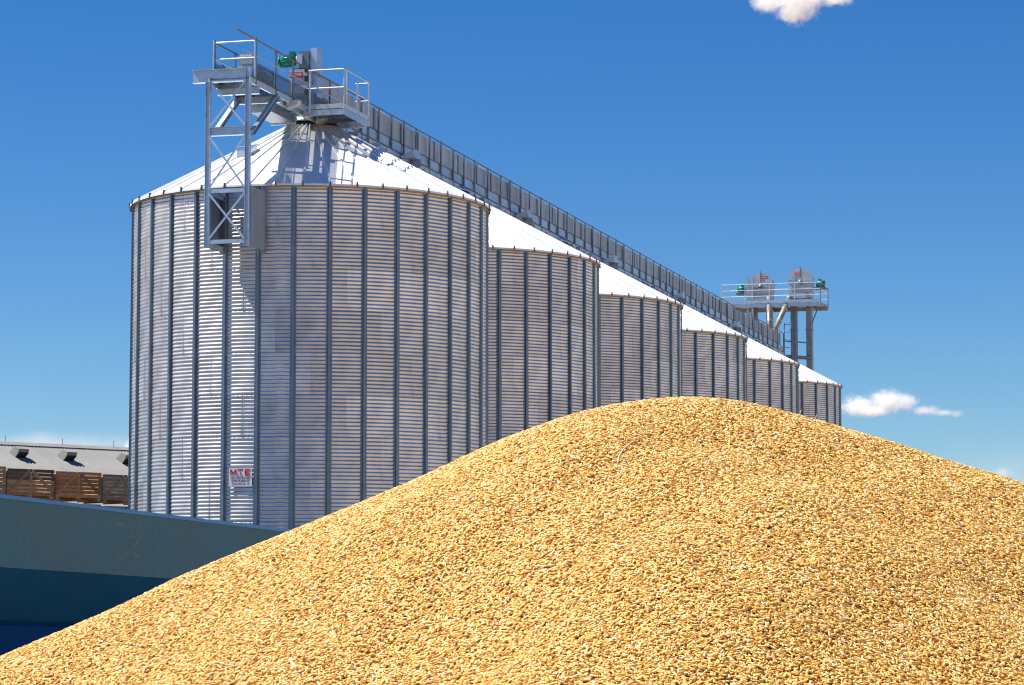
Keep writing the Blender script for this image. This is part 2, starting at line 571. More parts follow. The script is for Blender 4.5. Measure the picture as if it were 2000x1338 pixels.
# tail box and deflector plates at the near end of the gallery
tail = RowThing('conveyor_tail', 'grey sheet metal tail box at the near end of the gallery', 'conveyor', (0, -6.3, FZ))
tail.part('box', MB().prism([(-6.2, FZ), (-4.6, FZ), (-4.6, FZ + .34), (-5.6, FZ + .46), (-6.2, FZ + .46)], 0, -.05, .46), M['panel'])
tail.part('deflector', MB().prism([(-6.35, FZ), (-5.0, FZ), (-6.2, FZ + .48), (-6.35, FZ + .48)], 0, -.50, -.44), M['steel_dk'])
tail.part('cover', MB().prism([(-6.30, FZ + .465), (-5.55, FZ + .465), (-6.35, FZ + .74), (-6.40, FZ + .74)], 0, .08, .44), M['steel'])

# ------------------------------------------------------------------ bracket tower on the near wall of the nearest silo
TW = -6.8
tw = RowThing('bracket_tower', 'open steel lattice bracket hung on the left of the nearest silo', 'bracket', (0, TW, 11.75))
WL, WR_ = -.67, .51
for w in (WL, WR_):
    tw.part('post', MB().ibeam((w, TW, 11.75), (w, TW, 16.385 if w < 0 else 16.78), .13, .14, .014, up=(1, 0, 0)), M['steel'])
    tw.part('wall_post', MB().box((w - .05, -5.56, 11.75), (w + .05, -5.40, 13.6)), M['steel_dk'])
    for z in (11.85, 13.3):
        tw.part('stand_off', MB().ibeam((w, TW + .08, z), (w, -5.56, z), .08, .12), M['steel'])
tw.part('head_beam', MB().ibeam((WL - .45, TW - .02, 16.57), (WR_ - .075, TW - .02, 16.57), .20, .36, .016), M['steel'])
tw.part('crossbeam', MB().ibeam((WL + .07, TW, 15.0), (WR_ - .07, TW, 15.0), .14, .24, .014), M['steel'])
for z in (13.32, 11.90):
    tw.part('crossbar', MB().box((WL + .066, TW - .05, z - .05), (WR_ - .066, TW + .02, z + .06)), M['steel'])
for za, zb in ((11.97, 13.26), (13.4, 14.86), (15.14, 16.40)):
    for i, (p, q) in enumerate((((WL + .06, za), (WR_ - .06, zb)), ((WL + .06, zb), (WR_ - .06, za)))):
        tw.part('brace', MB().bar((p[0], TW - .055 - .014 * i, p[1]), (q[0], TW - .055 - .014 * i, q[1]), .012, .055), M['steel'])
tw.part('side_plate', MB().box((WR_ + .075, TW + .05, 11.78), (WR_ + .085, -5.62, 13.45)), M['plate'])
tw.part('side_plate', MB().box((WL - .085, TW + .05, 11.78), (WL - .075, -5.45, 13.45)), M['steel_dk'])
for w in (WL + .15, WR_ + .10):
    tw.part('strut', MB().ibeam((w, TW + .1, 14.95), (w, -4.75, 16.32), .13, .15, .014), M['steel'])
tw.part('sill_beam', MB().ibeam((-.62, -6.2, 16.22), (.62, -6.2, 16.22), .14, .18), M['steel'])
tw.part('sill_beam', MB().ibeam((-.72, -4.75, 16.22), (.72, -4.75, 16.22), .14, .18), M['steel'])

# underslung conveyor trough from the bracket to the roof collar
tr = RowThing('transfer_trough', 'underslung sheet metal trough between lattice bracket and roof collar', 'trough', (0, -2.6, 15.9))
tr.part('trough', MB().box((-.42, -4.3, 15.98), (.26, -2.3, 16.22)), M['steel_dk'])
tr.part('flange', MB().box((-.47, -4.36, 15.94), (.31, -4.31, 16.24)), M['steel'])
tr.part('flange', MB().box((-.47, -2.29, 15.94), (.31, -2.24, 16.24)), M['steel'])
tr.part('side_channel', MB().ibeam((.42, -4.6, 16.30), (.42, .9, 16.30), .10, .16), M['steel'])
tr.part('side_channel', MB().ibeam((-.55, -4.6, 16.30), (-.55, .9, 16.30), .10, .16), M['steel'])
for q in (-3.6, -2.1, -.95):
    tr.part('bracket', MB().prism([(.46, 16.40), (.85, 16.40), (.80, 16.28), (.46, 16.16)], 1, q, q + .3), M['rail'])

# ------------------------------------------------------------------ drive platform beside the roof collar
PZ = 16.36
dp = RowThing('drive_platform', 'small railed platform beside the gallery above the nearest roof', 'platform', (1.2, -1.1, PZ))
P0, P1, Q0, Q1 = .70, 1.80, -2.3, .02
dp.part('deck', MB().box((P0, Q0, PZ - .03), (P1, Q1, PZ)), M['mesh'])
for a, b in (((P0, Q0), (P1, Q0)), ((P1, Q0), (P1, Q1)), ((P1, Q1), (P0, Q1))):
    dp.part('toe_board', MB().bar((a[0], a[1], PZ + .06), (b[0], b[1], PZ + .06), .012, .14), M['rail'])
    dp.part('edge_channel', MB().bar((a[0], a[1], PZ - .12), (b[0], b[1], PZ - .12), .06, .16), M['steel'])
for q in (Q0 + .75, Q0 + 1.5):
    dp.part('joist', MB().ibeam((P0 + .04, q, PZ - .10), (P1 - .04, q, PZ - .10), .07, .12), M['steel_dk'])
for i, (w, q) in enumerate(((P0 + .06, Q0 - .03), (P1, Q0), (P1, Q0 + .25), (P1 + .01, Q1), (P1 - .35, Q1))):
    dp.part('post', MB().tube((w, q, PZ - .16), (w, q, PZ + 1.16), .026), M['rail'])
for z in (PZ + 1.14, PZ + .60):
    dp.part('rail', MB().tube((P0, Q0 - .03, z), (P1, Q0 - .03, z), .024), M['rail'])
    dp.part('rail', MB().tube((P1 + .03, Q0, z), (P1 + .03, Q1, z), .022), M['steel'])
    dp.part('rail', MB().tube((P1 - .42, Q1 + .02, z), (P1, Q1 + .02, z), .024), M['rail'])
dp.part('support_leg', MB().box((P1 - .03, Q1 - .08, EAVE + (RE - 1.82) * .536 + .03), (P1 + .04, Q1 - .01, PZ - .2)), M['steel_dk'])

# ------------------------------------------------------------------ conveyor drive with the green motor
dr = RowThing('conveyor_drive', 'conveyor drive head with green motor and tall grey guard panel', 'drive unit', (.2, -1.1, FZ))
DY = -1.05
mo = dr.part('motor', MB().tube((-.60, DY, 18.07), (-.14, DY, 18.10), .17, 20), M['green'], True)
mb = MB()
for k in range(18):
    a = 2 * pi * k / 18
    mb.bar((-.52, DY + .175 * cos(a), 18.075 + .175 * sin(a)), (-.22, DY + .175 * cos(a), 18.095 + .175 * sin(a)), .012, .02)
dr.part('cooling_fins', mb, M['green'], parent=mo)
dr.part('fan_cover', MB().tube((-.68, DY, 18.065), (-.601, DY, 18.07), .15, 20, .185), M['green'], True, parent=mo)
dr.part('terminal_box', MB().box((-.32, DY - .09, 18.26), (-.16, DY + .09, 18.36)), M['green'], parent=mo)
dr.part('adapter', MB().tube((-.14, DY, 18.10), (.02, DY, 18.11), .10, 16, .19), M['hood'], True)
dr.part('gearbox', MB().box((.02, DY - .2, 17.82), (.34, DY + .2, 18.32)), M['steel_dk'])
dr.part('gear_cover', MB().box((-.02, DY - .26, 17.92), (.15, DY - .205, 18.22)), M['panel'])
dr.part('mount_plate', MB().box((-.16, DY - .2, 17.76), (.36, DY + .2, 17.815)), M['black'])
dr.part('head_casing', MB().box((-.22, DY - .34, FZ + .52), (.34, DY + 3.1, 17.755)), M['hood'])
dr.part('guard_panel', MB().box((.36, DY - .12, FZ + .45), (.56, DY - .08, 18.42)), M['panel'])
dr.part('guard_side', MB().box((.561, DY - .12, FZ + .45), (.575, DY + .34, 18.42)), M['steel'])
for z in (17.05, 17.45, 17.72):
    dr.part('bearing_block', MB().box((.28, DY - .42, z - .08), (.38, DY - .345, z + .08)), M['black'])
brand = RowThing('red_nameplate', 'small red nameplate on the conveyor head under the green motor', 'nameplate', (.0, DY - .37, 17.6))
brand.part('plate', MB().box((-.20, DY - .372, 17.50), (.20, DY - .352, 17.66)), M['red'])
o = text('lettering', 'DENIS', .13, M['white'], brand.e, (0, -.006, -.02), .001)
upright(o, 0)

# ------------------------------------------------------------------ supports on each roof, pylons between the silos
def roof_z(r):
    return EAVE + (RE - r) * (ZC - EAVE) / (RE - RC)
ORD = ['nearest', 'second', 'third', 'fourth', 'fifth', 'last']
for n in range(6):
    base = n * SP
    sf = RowThing('gallery_support', f'steel frame carrying the gallery on the {ORD[n]} silo roof', 'support', (0, base, ZC), 'support frames between roofs and gallery')
    sf.part('spout_box', MB().box((-.30, base - .30, ZC + .255), (.30, base + .30, FZ - .19)), M['steel'])
    for q in (1.5, 3.6):
        r = sqrt(q * q + .72 ** 2)
        for w in (-.66, .70):
            sf.part('leg', MB().box((w - .035, base + q - .035, roof_z(r) + .01), (w + .035, base + q + .035, FZ - .19)), M['steel_dk'])
        sf.part('crossbeam', MB().ibeam((-.85, base + q, FZ - .27), (.98, base + q, FZ - .27), .10, .14), M['steel'])
        sf.part('brace', MB().bar((-.66, base + q + .05, roof_z(r) + .08), (.70, base + q + .05, FZ - .34), .03, .05), M['steel'])
        sf.part('foot_pad', MB().box((.58, base + q - .12, roof_z(r) - .02), (.82, base + q + .12, roof_z(r) + .05)), M['rail'])
for n in range(5):
    base = (n + .5) * SP
    py = RowThing('support_pylon', f'tall steel pylon in the gap behind the {ORD[n]} silo, carrying the gallery', 'pylon', (0, base, 0), 'pylons between the silos')
    for w in (-.95, .95):
        py.part('post', MB().ibeam((w, base, 0), (w, base, 16.02), .16, .16, .016, up=(1, 0, 0)), M['steel'])
    py.part('head_beam', MB().ibeam((-1.15, base, 16.17), (1.25, base, 16.17), .18, .28, .016), M['steel_dk'])
    for k in range(7):
        z = .4 + k * 2.2
        py.part('brace', MB().bar((-.9, base + .1, z), (.9, base + .1, z + 2.0), .05, .06), M['steel'])
    py.part('side_bracket', MB().prism([(.66, 16.33), (1.15, 16.33), (1.15, 16.62), (.66, 16.42)], 1, base - .25, base + .25), M['panel'])
# cable tray and conduits hanging under the walkway
tray = RowThing('cable_tray', 'dark cable tray hanging under the long gallery walkway', 'cable tray', (.75, 2, 16.1))
tray.part('tray', MB().box((.70, 2.4, 16.12), (.86, T1 - 3, 16.20)), M['steel_dk'])
for q in np.arange(2.7, T1 - 3, 2.05):
    tray.part('hanger', MB().box((.66, q, 16.205), (.90, q + .30 + .2 * rng.random(), 16.26 + .07 * rng.random())), M['steel'])

# ------------------------------------------------------------------ bucket elevators and their platform at the far end
EZ = 19.55
EY0, EY1 = 83.0, 86.0
ep = RowThing('elevator_platform', 'railed service platform high up at the far end of the gallery', 'platform', (0, 84.5, EZ))
EX0, EX1 = -3.3, 2.62
ep.part('deck', MB().box((EX0, EY0, EZ - .04), (EX1, EY1, EZ)), M['steel_dk'])
for w in (EX0 + .6, -.6, EX1 - .7):
    ep.part('joist', MB().ibeam((w, EY0 + .05, EZ - .15), (w, EY1 - .05, EZ - .15), .12, .2), M['steel_dk'])
for q in (EY0, EY1):
    ep.part('edge_beam', MB().ibeam((EX0, q, EZ - .12), (EX1, q, EZ - .12), .12, .22), M['steel'])
    ep.part('toe_board', MB().box((EX0, q - .006, EZ + .01), (EX1, q + .006, EZ + .17)), M['panel'])
    for z in (EZ + .42, EZ + .78, EZ + 1.15):
        ep.part('rail', MB().tube((EX0, q, z), (EX1, q, z), .019), M['rail'])
    for w in (EX0, -1.85, -.4, 1.1, EX1):
        ep.part('post', MB().box((w - .022, q - .022, EZ), (w + .022, q + .022, EZ + 1.17)), M['steel_dk'] if w == EX1 else M['rail'])
for w in (EX0, EX1):
    for z in (EZ + .42, EZ + .78, EZ + 1.15):
        ep.part('rail', MB().tube((w, EY0, z), (w, EY1, z), .019), M['rail'])
for w in (-1.7, 1.95):
    ep.part('knee_brace', MB().bar((w, EY0 + .1, EZ - 1.6), (w + (.55 if w > 0 else -.5), EY0 + .1, EZ - .24), .05, .07), M['steel_dk'])
for (w, q) in ((-1.78, EY0 + .5), (-1.5, EY0 + .5)):
    ep.part('standing_channel', MB().box((w - .06, q - .06, EZ - 2.4), (w + .06, q + .06, EZ + 1.7)), M['panel'])

def elevator(wc, label, hz, flip):
    be = RowThing('bucket_elevator', label, 'elevator', (wc, 84.4, 0), 'twin bucket elevators at the far end')
    yb0, yb1 = 84.1, 84.75
    for dw in (-.46, .46):
        be.part('leg', MB().box((wc + dw - .16, yb0, 0), (wc + dw + .16, yb1, hz - .76)), M['steel_dk' if dw < 0 else 'leg'])
        for z in np.arange(1.2, hz - .5, 2.4):
            be.part('flange', MB().box((wc + dw - .20, yb0 - .03, z), (wc + dw + .20, yb1 + .03, z + .06)), M['steel_dk'])
    # head: box below, round hood above
    be.part('head_box', MB().prism([(wc - .66, hz - .75), (wc + .66, hz - .75), (wc + .72, hz + .25), (wc - .72, hz + .25)], 1, yb0 - .05, yb1 + .05), M['hood'])
    arc = [(wc + .72 * cos(a), hz + .26 + .72 * sin(a)) for a in np.linspace(0, pi, 19)]
    hood = be.part('hood', MB().prism(arc, 1, yb0 - .06, yb1 + .06), M['hood'])
    arc2 = [(wc + .75 * cos(a), hz + .27 + .75 * sin(a)) for a in np.linspace(0, pi, 19)]
    be.part('hood_rim', MB().prism(arc2, 1, yb0 - .10, yb0 - .065), M['hood'], parent=hood)
    be.part('seam', MB().box((wc - .02, yb0 - .125, hz + .5), (wc + .02, yb0 - .102, hz + 1.15)), M['steel_dk'], parent=hood)
    be.part('belt', MB().box((wc - .80, yb0 - .13, hz + .17), (wc + .80, yb0 - .102, hz + .25)), M['panel'])
    be.part('inspection_door', MB().box((wc - .5 * flip - .22, yb0 - .13, hz + .32), (wc - .5 * flip + .22, yb0 - .104, hz + .62)), M['panel'])
    s = flip
    be.part('motor_shelf', MB().box((min(wc + s * .80, wc + s * 1.5), yb0, hz - .22), (max(wc + s * .80, wc + s * 1.5), yb1, hz - .12)), M['steel_dk'])
    m_ = be.part('motor', MB().tube((wc + s * .92, yb0 + .15, hz + .10), (wc + s * 1.42, yb0 + .15, hz + .10), .19, 18), M['green'], True)
    be.part('terminal_box', MB().box((wc + s * 1.12 - .09, yb0 + .07, hz + .28), (wc + s * 1.12 + .09, yb0 + .23, hz + .38)), M['green'], parent=m_)
    be.part('bearing', MB().tube((wc, yb0 - .22, hz + .2), (wc, yb0 - .135, hz + .2), .12, 14), M['steel_dk'], True)
    pl = be.part('nameplate', MB().box((wc + (-.38 if flip > 0 else .04), yb0 - .128, hz + .68), (wc + (.0 if flip > 0 else .42), yb0 - .104, hz + .82)), M['red'])
    o = text('lettering', 'DENIS', .12, M['white'], be.e, (-.19 if flip > 0 else .23, yb0 - .135 - 84.4, hz + .74), .001)
    upright(o, 0)
    return be

elevator(-1.10, 'left bucket elevator with round hood, its green motor to the left', 20.45, -1)
elevator(1.28, 'right bucket elevator with round hood, its green motor to the right', 20.65, 1)

def spout(label, p, q, r=.13):
    s = RowThing('spout_pipe', label, 'pipe', p, 'spouts from the elevators to the conveyor')
    s.part('pipe', MB().tube(p, q, r, 14), M['pipe'], True)
    d = (Vector(q) - Vector(p))
    for k in (.06, .36, .68, .95):
        c = Vector(p) + d * k
        s.part('pipe_clamp', MB().tube(c - d.normalized() * .03, c + d.normalized() * .03, r + .025, 14), M['steel'], True)
spout('grey spout pipe slanting down from the left elevator to the conveyor', (-.55, 83.6, 19.95), (-.12, 81.2, 17.62), .13)
spout('rust-stained spout pipe slanting down from the right elevator to the conveyor', (.72, 83.6, 19.95), (.10, 81.4, 17.62), .16)

ld = RowThing('end_ladder', 'small dark ladder frame at the far end of the gallery', 'ladder', (.9, 82.6, 16.3))
for w in (.55, 1.0):
    ld.part('stile', MB().box((w - .02, 82.5, 16.2), (w + .02, 82.56, 18.3)), M['steel_dk'])
for z in np.arange(16.4, 18.3, .45):
    ld.part('rung', MB().tube((.57, 82.53, z), (.98, 82.53, z), .016), M['steel_dk'])
br = RowThing('tie_bridge', 'short steel beam tying the gallery end to the elevator legs', 'beam', (1, 83, 16.2))
br.part('beam', MB().ibeam((.66, 82.2, 16.30), (1.95, 83.9, 16.30), .14, .2), M['steel_dk'])
br.part('beam', MB().ibeam((.66, 82.2, 17.2), (1.95, 83.9, 17.2), .06, .08), M['steel_dk'])

# ------------------------------------------------------------------ blue tipping trailer
tdir = ray(2565, 1278).normalized()
p0 = at(0, 967.5, 33.0)
hd = Vector((tdir.x, tdir.y, 0)).normalized()
tilt = -atan2(tdir.z, sqrt(tdir.x ** 2 + tdir.y ** 2))
orig = p0 - tdir * 4.0
LT = 14.0
trl = thing('tipping_trailer', 'blue steel tipping trailer standing behind the left foot of the heap', 'trailer', (orig.x, orig.y, 0))
# local X = along the trailer, local Y = away from the camera side
trl.rotation_euler = (0, tilt, atan2(hd.y, hd.x))
RZ = orig.z / cos(tilt)
def tpart(name, mb, m, parent=None, smooth=False):
    return put(name, mb.mesh(name, M[m], smooth), parent or trl)
WT = 2.45
c1, c2, c3 = RZ - .845, RZ - 1.47, RZ - 1.98
tpart('side_panel', MB().box((0, 0, c1), (LT, .05, RZ - .035)), 'blue_dust_bounce')
tpart('side_panel', MB().box((0, WT - .05, c1), (LT, WT, RZ - .035)), 'blue')
tpart('lower_panel', MB().prism([(0, c1 - .002), (.05, c1 - .002), (.42, c2), (.37, c2)], 0, 0, LT), 'blue')
tpart('lower_panel', MB().prism([(WT, c1 - .002), (WT - .05, c1 - .002), (WT - .42, c2), (WT - .37, c2)], 0, 0, LT), 'blue')
rim = tpart('rim', MB().box((-.02, -.035, RZ - .035), (LT + .02, .07, RZ + .012)), 'blue_rim')
tpart('rim', MB().box((-.02, WT - .07, RZ - .035), (LT + .02, WT + .035, RZ + .012)), 'blue_rim')
for x in (0, LT - .05):
    tpart('end_panel', MB().prism([(.051, RZ - .036), (WT - .051, RZ - .036), (WT - .051, c1), (WT - .43, c2), (.43, c2), (.051, c1)], 0, x, x + .05), 'blue')
tpart('floor', MB().box((0, .43, c2 - .06), (LT, WT - .43, c2 - .004)), 'blue')
for yy in (.30, WT - .42):
    tpart('chassis_beam', MB().box((.1, yy, c3), (LT - .1, yy + .12, c2 - .062)), 'blue')
tpart('chassis_skirt', MB().box((.2, .22, c3 - .15), (LT - .3, .24, c2 - .06)), 'blue_skirt')
for x in (1.6, 3.0, 9.4, 10.8):
    for yy, s in ((.12, -1), (WT - .12, 1)):
        wh = tpart('wheel', MB().tube((x, yy, .56), (x, yy - s * .38, .56), .55, 24), 'black', smooth=False)
        tpart('rim_disc', MB().tube((x, yy + s * .012, .56), (x, yy - s * .03, .56), .30, 20), 'hood', wh)
    tpart('axle', MB().tube((x, .3, .56), (x, WT - .3, .56), .07, 10), 'black')
# orange chalk scribble on the side panel: two curved strokes
def on_side(px, py):
    d = ray(px, py)
    M_ = trl.matrix_basis.inverted()
    a = M_ @ Vector((0, 0, EYE))
    b = M_ @ (Vector((0, 0, EYE)) + d)
    k = -a.y / (b.y - a.y)
    return a + (b - a) * k
for pts in ([(228, 1024), (234, 1022), (240, 1029)], [(271, 1034), (273, 1046), (270, 1056), (262, 1064), (258, 1074), (262, 1083), (270, 1086)], [(246, 1076), (242, 1084), (236, 1090), (229, 1088), (227, 1080)], [(256, 1046), (262, 1049)]):
    mb = MB()
    for a, b in zip(pts[:-1], pts[1:]):
        a, b = on_side(*a), on_side(*b)
        mb.bar((a.x, -.002, a.z), (b.x, -.002, b.z), .003, .011, up=(0, 0, 1))
    tpart('chalk_stroke', mb, 'chalk')

# ------------------------------------------------------------------ barn and stacked crates at the left
BD = radians(46)
bdir = Vector((sin(BD), cos(BD), 0))
bdn = Vector((cos(BD), -sin(BD), 0))       # downhill, towards the camera
rp = at(0, 865, 120.0)
BT0, BT1 = -24.0, 11.0
barn = thing('barn', 'long barn with pale corrugated roof behind the stacked crates', 'barn', (rp.x, rp.y, 0), pi / 2 - BD)
# barn frame: X along ridge, Y uphill (away), ridge at y = 0
HZ = rp.z
SLOPE = math.tan(radians(25))
WB = 8.5
def corr_sheet(w, l, pitch, amp):
    mb = MB()
    n = int(round(w / pitch)) * 6
    vs = []
    for s_, zz in ((0, 0), (l, -l * SLOPE)):
        vs += [(w * k / n, -s_, zz + amp * cos(2 * pi * (w * k / n) / pitch)) for k in range(n + 1)]
    mb.add(vs, [(k, k + 1, n + 2 + k, n + 1 + k) for k in range(n)])
    return mb
sh_w, sh_l = 1.05, 2.9
shm = corr_sheet(sh_w, sh_l, sh_w / 6, .017).mesh('roof_sheet', M['fibre'], True)
shy = corr_sheet(sh_w, sh_l, sh_w / 6, .017).mesh('roof_light', M['fibre_yel'], True)
x = BT0
k = 0
while x < BT1:
    for j in range(3):
        light = (j == 1 and k in (22, 25, 27))
        p = put('roof_light' if light else 'roof_sheet', shy if light else shm, barn, (x, -j * (sh_l - .1), HZ - j * (sh_l - .1) * SLOPE - .012 * j))
        if j < 2:
            pass
    x += sh_w
    k += 1
back = MB().add([(BT0, .05, HZ), (BT1, .05, HZ), (BT1, WB, HZ - WB * SLOPE), (BT0, WB, HZ - WB * SLOPE)], [(0, 1, 2, 3)])
put('back_slope', back.mesh('back_slope', M['fibre']), barn)
put('ridge_cap', MB().prism([(-.28, HZ - .08), (0, HZ + .07), (.28, HZ - .08), (0, HZ + .03)], 0, BT0, BT1).mesh('ridge_cap', M['fibre']), barn)
ez = HZ - WB * SLOPE
wl = MB()
wl.box((BT0 + .2, -WB + .5, 0), (BT1 - .2, -WB + .7, ez + .12))
put('wall', wl.mesh('wall', M['barnwall']), barn)
for xx in (BT0 + .2, BT1 - .4):
    put('gable', MB().prism([(-WB + .7, 0), (WB - .7, 0), (WB - .7, ez + .2), (0, HZ - .12), (-WB + .7, ez + .2)], 0, xx, xx + .2).mesh('gable', M['barnwall']), barn)
put('wall', MB().box((BT0 + .2, WB - .7, 0), (BT1 - .2, WB - .5, ez + .12)).mesh('wall', M['barnwall']), barn)
Bm = barn.matrix_basis
for px, py in ((38, 893), (132, 899), (246, 905)):
    # roof vent cowl: point on the front slope seen at this pixel
    d = Bm.inverted().to_3x3() @ ray(px, py)
    a = Bm.inverted() @ Vector((0, 0, EYE))
    # plane z = HZ + y * SLOPE  (y negative downhill)
    k = (HZ - a.z + a.y * SLOPE) / (d.z - d.y * SLOPE)
    q = a + d * k
    v_ = put('roof_vent', MB().prism([(q.y + .42, q.z + .22), (q.y - .02, q.z + .46), (q.y - .34, q.z + .34), (q.y - .30, q.z + .20), (q.y - .05, q.z - .02), (q.y + .3, q.z + .1)], 0, q.x - .26, q.x + .26).mesh('roof_vent', M['fibre']), barn)
    put('opening', MB().prism([(q.y - .30, q.z + .19), (q.y - .06, q.z - .0), (q.y - .07, q.z - .02), (q.y - .33, q.z + .17)], 0, q.x - .22, q.x + .24).mesh('opening', M['dark']), v_)
for px in (10, 122, 222):
    d = Bm.inverted().to_3x3() @ ray(px, 872)
    a = Bm.inverted() @ Vector((0, 0, EYE))
    xx = a.x + d.x * (-a.y / d.y)
    put('ridge_rod', MB().tube((xx, 0, HZ + .05), (xx, 0, HZ + .34), .012, 6).mesh('ridge_rod', M['black']), barn)

# crates: L along the row, D deep, H high
CL, CD, CH = 1.78, 1.2, .94
FOOT = .10
def crate_parts():
    P = []
    nb = 7
    bh = (CH - FOOT) / nb
    for j in range(nb):
        z0, z1 = FOOT + j * bh + .008, FOOT + (j + 1) * bh - .010
        P.append(('board', MB().box((0, 0, z0), (CL, .022, z1))))
        P.append(('board', MB().box((0, CD - .022, z0), (CL, CD, z1))))
        P.append(('end_board', MB().box((.0, .0235, z0), (.022, CD - .0235, z1))))
        P.append(('end_board', MB().box((CL - .022, .0235, z0), (CL, CD - .0235, z1))))
    for xx in (.024, CL - .104):
        for yy in (.024, CD - .104):
            P.append(('corner_post', MB().box((xx, yy, FOOT), (xx + .08, yy + .08, CH - .01))))
    zt, zb = CH - .06, FOOT + .05
    for yy in (-.026, CD + .003):
        for s in (-1, 1):
            P.append(('diagonal', MB().bar((CL / 2 + s * .05, yy + .0115, zt), (CL / 2 + s * (CL / 2 - .1), yy + .0115, zb + .1), .022, .10, up=(0, 0, 1))))
    P.append(('centre_batten', MB().box((CL / 2 - .05, -.0035, zb), (CL / 2 + .05, -.0005, zt - .1))))
    for xx in (.02, CL / 2 - .06, CL - .14):
        P.append(('skid', MB().box((xx, .0, 0), (xx + .12, CD, FOOT - .002))))
    P.append(('floor_board', MB().box((.03, .03, FOOT + .001), (CL - .03, CD - .03, FOOT + .025))))
    return P
M['wood_black'] = mat('blackened_crate_wood', (.20, .16, .13), 0, .9, .25, 5, .25, stretch=(1, 1, 6))
M['wood_red'] = mat('reddish_crate_wood', (.68, .37, .18), 0, .85, .25, 5, .3, stretch=(1, 1, 6), dirt=(.22, .15, .10), dirt_scale=1.6, dirt_amt=.5)
crate_me = {}
for wm in ('wood', 'wood_grey', 'wood_red'):
    crate_me[wm] = [(nm, b.mesh(nm, M[wm])) for nm, b in crate_parts()]
cnt = 0
blk = []
for nm, b in crate_parts():
    if nm == 'board':
        cnt += 1
    blk.append((nm, b.mesh(nm, M['wood_black' if nm == 'board' and cnt > 8 else 'wood'])))
crate_me['wood_blackened'] = blk
joined = MB()
for nm, b in crate_parts():
    joined.add(b.v, b.f)
plain_me = joined.mesh('crate_boards', M['wood'])
cp = at(13, 985, 88.0)
crate_cols = [(-1, .05, 'wood'), (0, .0, 'wood_blackened'), (1, -.03, 'wood_red'), (2, -.07, 'wood_grey'), (3, -.05, 'wood')]
for ci, (k, dz, wm) in enumerate(crate_cols):
    for lay in range(6):
        top = lay >= 4
        z = lay * (CH + .085) + dz + .10
        pos = Vector((cp.x, cp.y, 0)) + bdir * (k * (CL + .055)) + bdn * (.03 * rng.uniform(-1, 1))
        if lay == 5 and k == 0:
            lab = 'brown topmost crate with blackened upper boards, left beside the barn roof vent'
        elif lay == 5:
            lab = {-2: 'topmost crate outside the left picture edge', -1: 'topmost crate cut by the left picture edge', 1: 'reddish brown topmost crate between a blackened and a grey crate',
                   2: 'greyer topmost crate, third counted from the blackened one', 3: 'topmost crate half hidden behind the nearest silo'}[k]
        else:
            lab = 'lower wooden crate of the stacks, hidden behind the blue trailer'
            if lay == 4:
                lab = {-1: 'crate straight below the topmost crate at the left picture edge', 0: 'crate straight below the topmost crate with blackened boards', 1: 'crate straight below the reddish brown topmost crate',
                       2: 'crate straight below the greyer topmost crate', 3: 'crate straight below the topmost crate half hidden by the nearest silo'}[k]
        c = thing('storage_crate', lab, 'crate', (pos.x, pos.y, z), pi / 2 - BD + radians(rng.uniform(-.6, .6)), 'wooden pallet crates stacked by the barn')
        if top:
            for nm, me in crate_me[wm if lay == 5 else rng.choice(('wood', 'wood_grey'))]:
                put(nm, me, c)
        else:
            put('crate_boards', plain_me, c)

# ------------------------------------------------------------------ grain heap
SIL = [(-150, 1357), (0, 1288), (93, 1247), (177, 1212), (252, 1178), (323, 1143), (397, 1110), (500, 1068), (580, 1034), (700, 985), (830, 930), (960, 868), (1050, 835), (1100, 816), (1170, 797), (1250, 783),
       (1330, 777), (1400, 780), (1450, 787), (1500, 797), (1560, 812), (1650, 838), (1750, 868), (1850, 903), (1950, 938), (2000, 956), (2150, 1012)]
def yr_of(px):
    x = (px - 1350) / FPX * 5.3
    return 5.3 + .25 * x if x < 0 else 5.3 + .06 * x
sx, sz = [], []
for px, py in SIL:
    p = at(px, py + 4, yr_of(px))
    sx.append(p.x)
    sz.append(p.z)
sx = [sx[0] - 4.0] + sx + [sx[-1] + 4.0]
sz = [sz[0] - 1.9] + sz + [sz[-1] - 1.6]
X0R = (1350 - 1000) / FPX * 5.3
def heap_z(x, y):
    x = np.asarray(x, float)
    zr = np.interp(x, sx, sz)
    # smooth the interpolated ridge a little
    zr = (zr + np.interp(x - .03, sx, sz) + np.interp(x + .03, sx, sz)) / 3
    yr = 5.3 + np.where(x < X0R, .25 * (x - X0R), .06 * (x - X0R))
    d = yr - y
    z = zr - .40 * (np.sqrt(d * d + .2 ** 2) - .2) - .45 * np.maximum(0, d - 1.75) - .1 * np.maximum(0, -d - .3)
    und = .016 * np.sin(3.1 * x + 4.3 * y + .5) + .012 * np.sin(7.3 * x - 5.1 * y + 1.7) + .007 * np.sin(11.9 * x + 9.7 * y + 2.1) + .003 * np.sin(23 * x - 17 * y) + .002 * np.sin(41 * x + 29 * y + 1)
    w = np.clip(np.abs(d) / .35, 0, 1)
    return np.maximum(z + und * w, -.05)

GX = np.arange(-4.6, 5.6, .035)
GY = np.arange(.9, 10.0, .035)
xx, yy = np.meshgrid(GX, GY)
zz = heap_z(xx, yy)
nx, ny = len(GX), len(GY)
vs = np.stack([xx.ravel(), yy.ravel(), zz.ravel()], 1)
idx = np.arange(nx * ny).reshape(ny, nx)
fs = np.stack([idx[:-1, :-1], idx[:-1, 1:], idx[1:, 1:], idx[1:, :-1]], -1).reshape(-1, 4)
hz_ = vs[:, 2][fs].max(1)
fs = fs[hz_ > -.03]
hm = bpy.data.meshes.new('grain_heap')
hm.from_pydata(vs.tolist(), [], fs.tolist())
hm.polygons.foreach_set('use_smooth', [True] * len(hm.polygons))
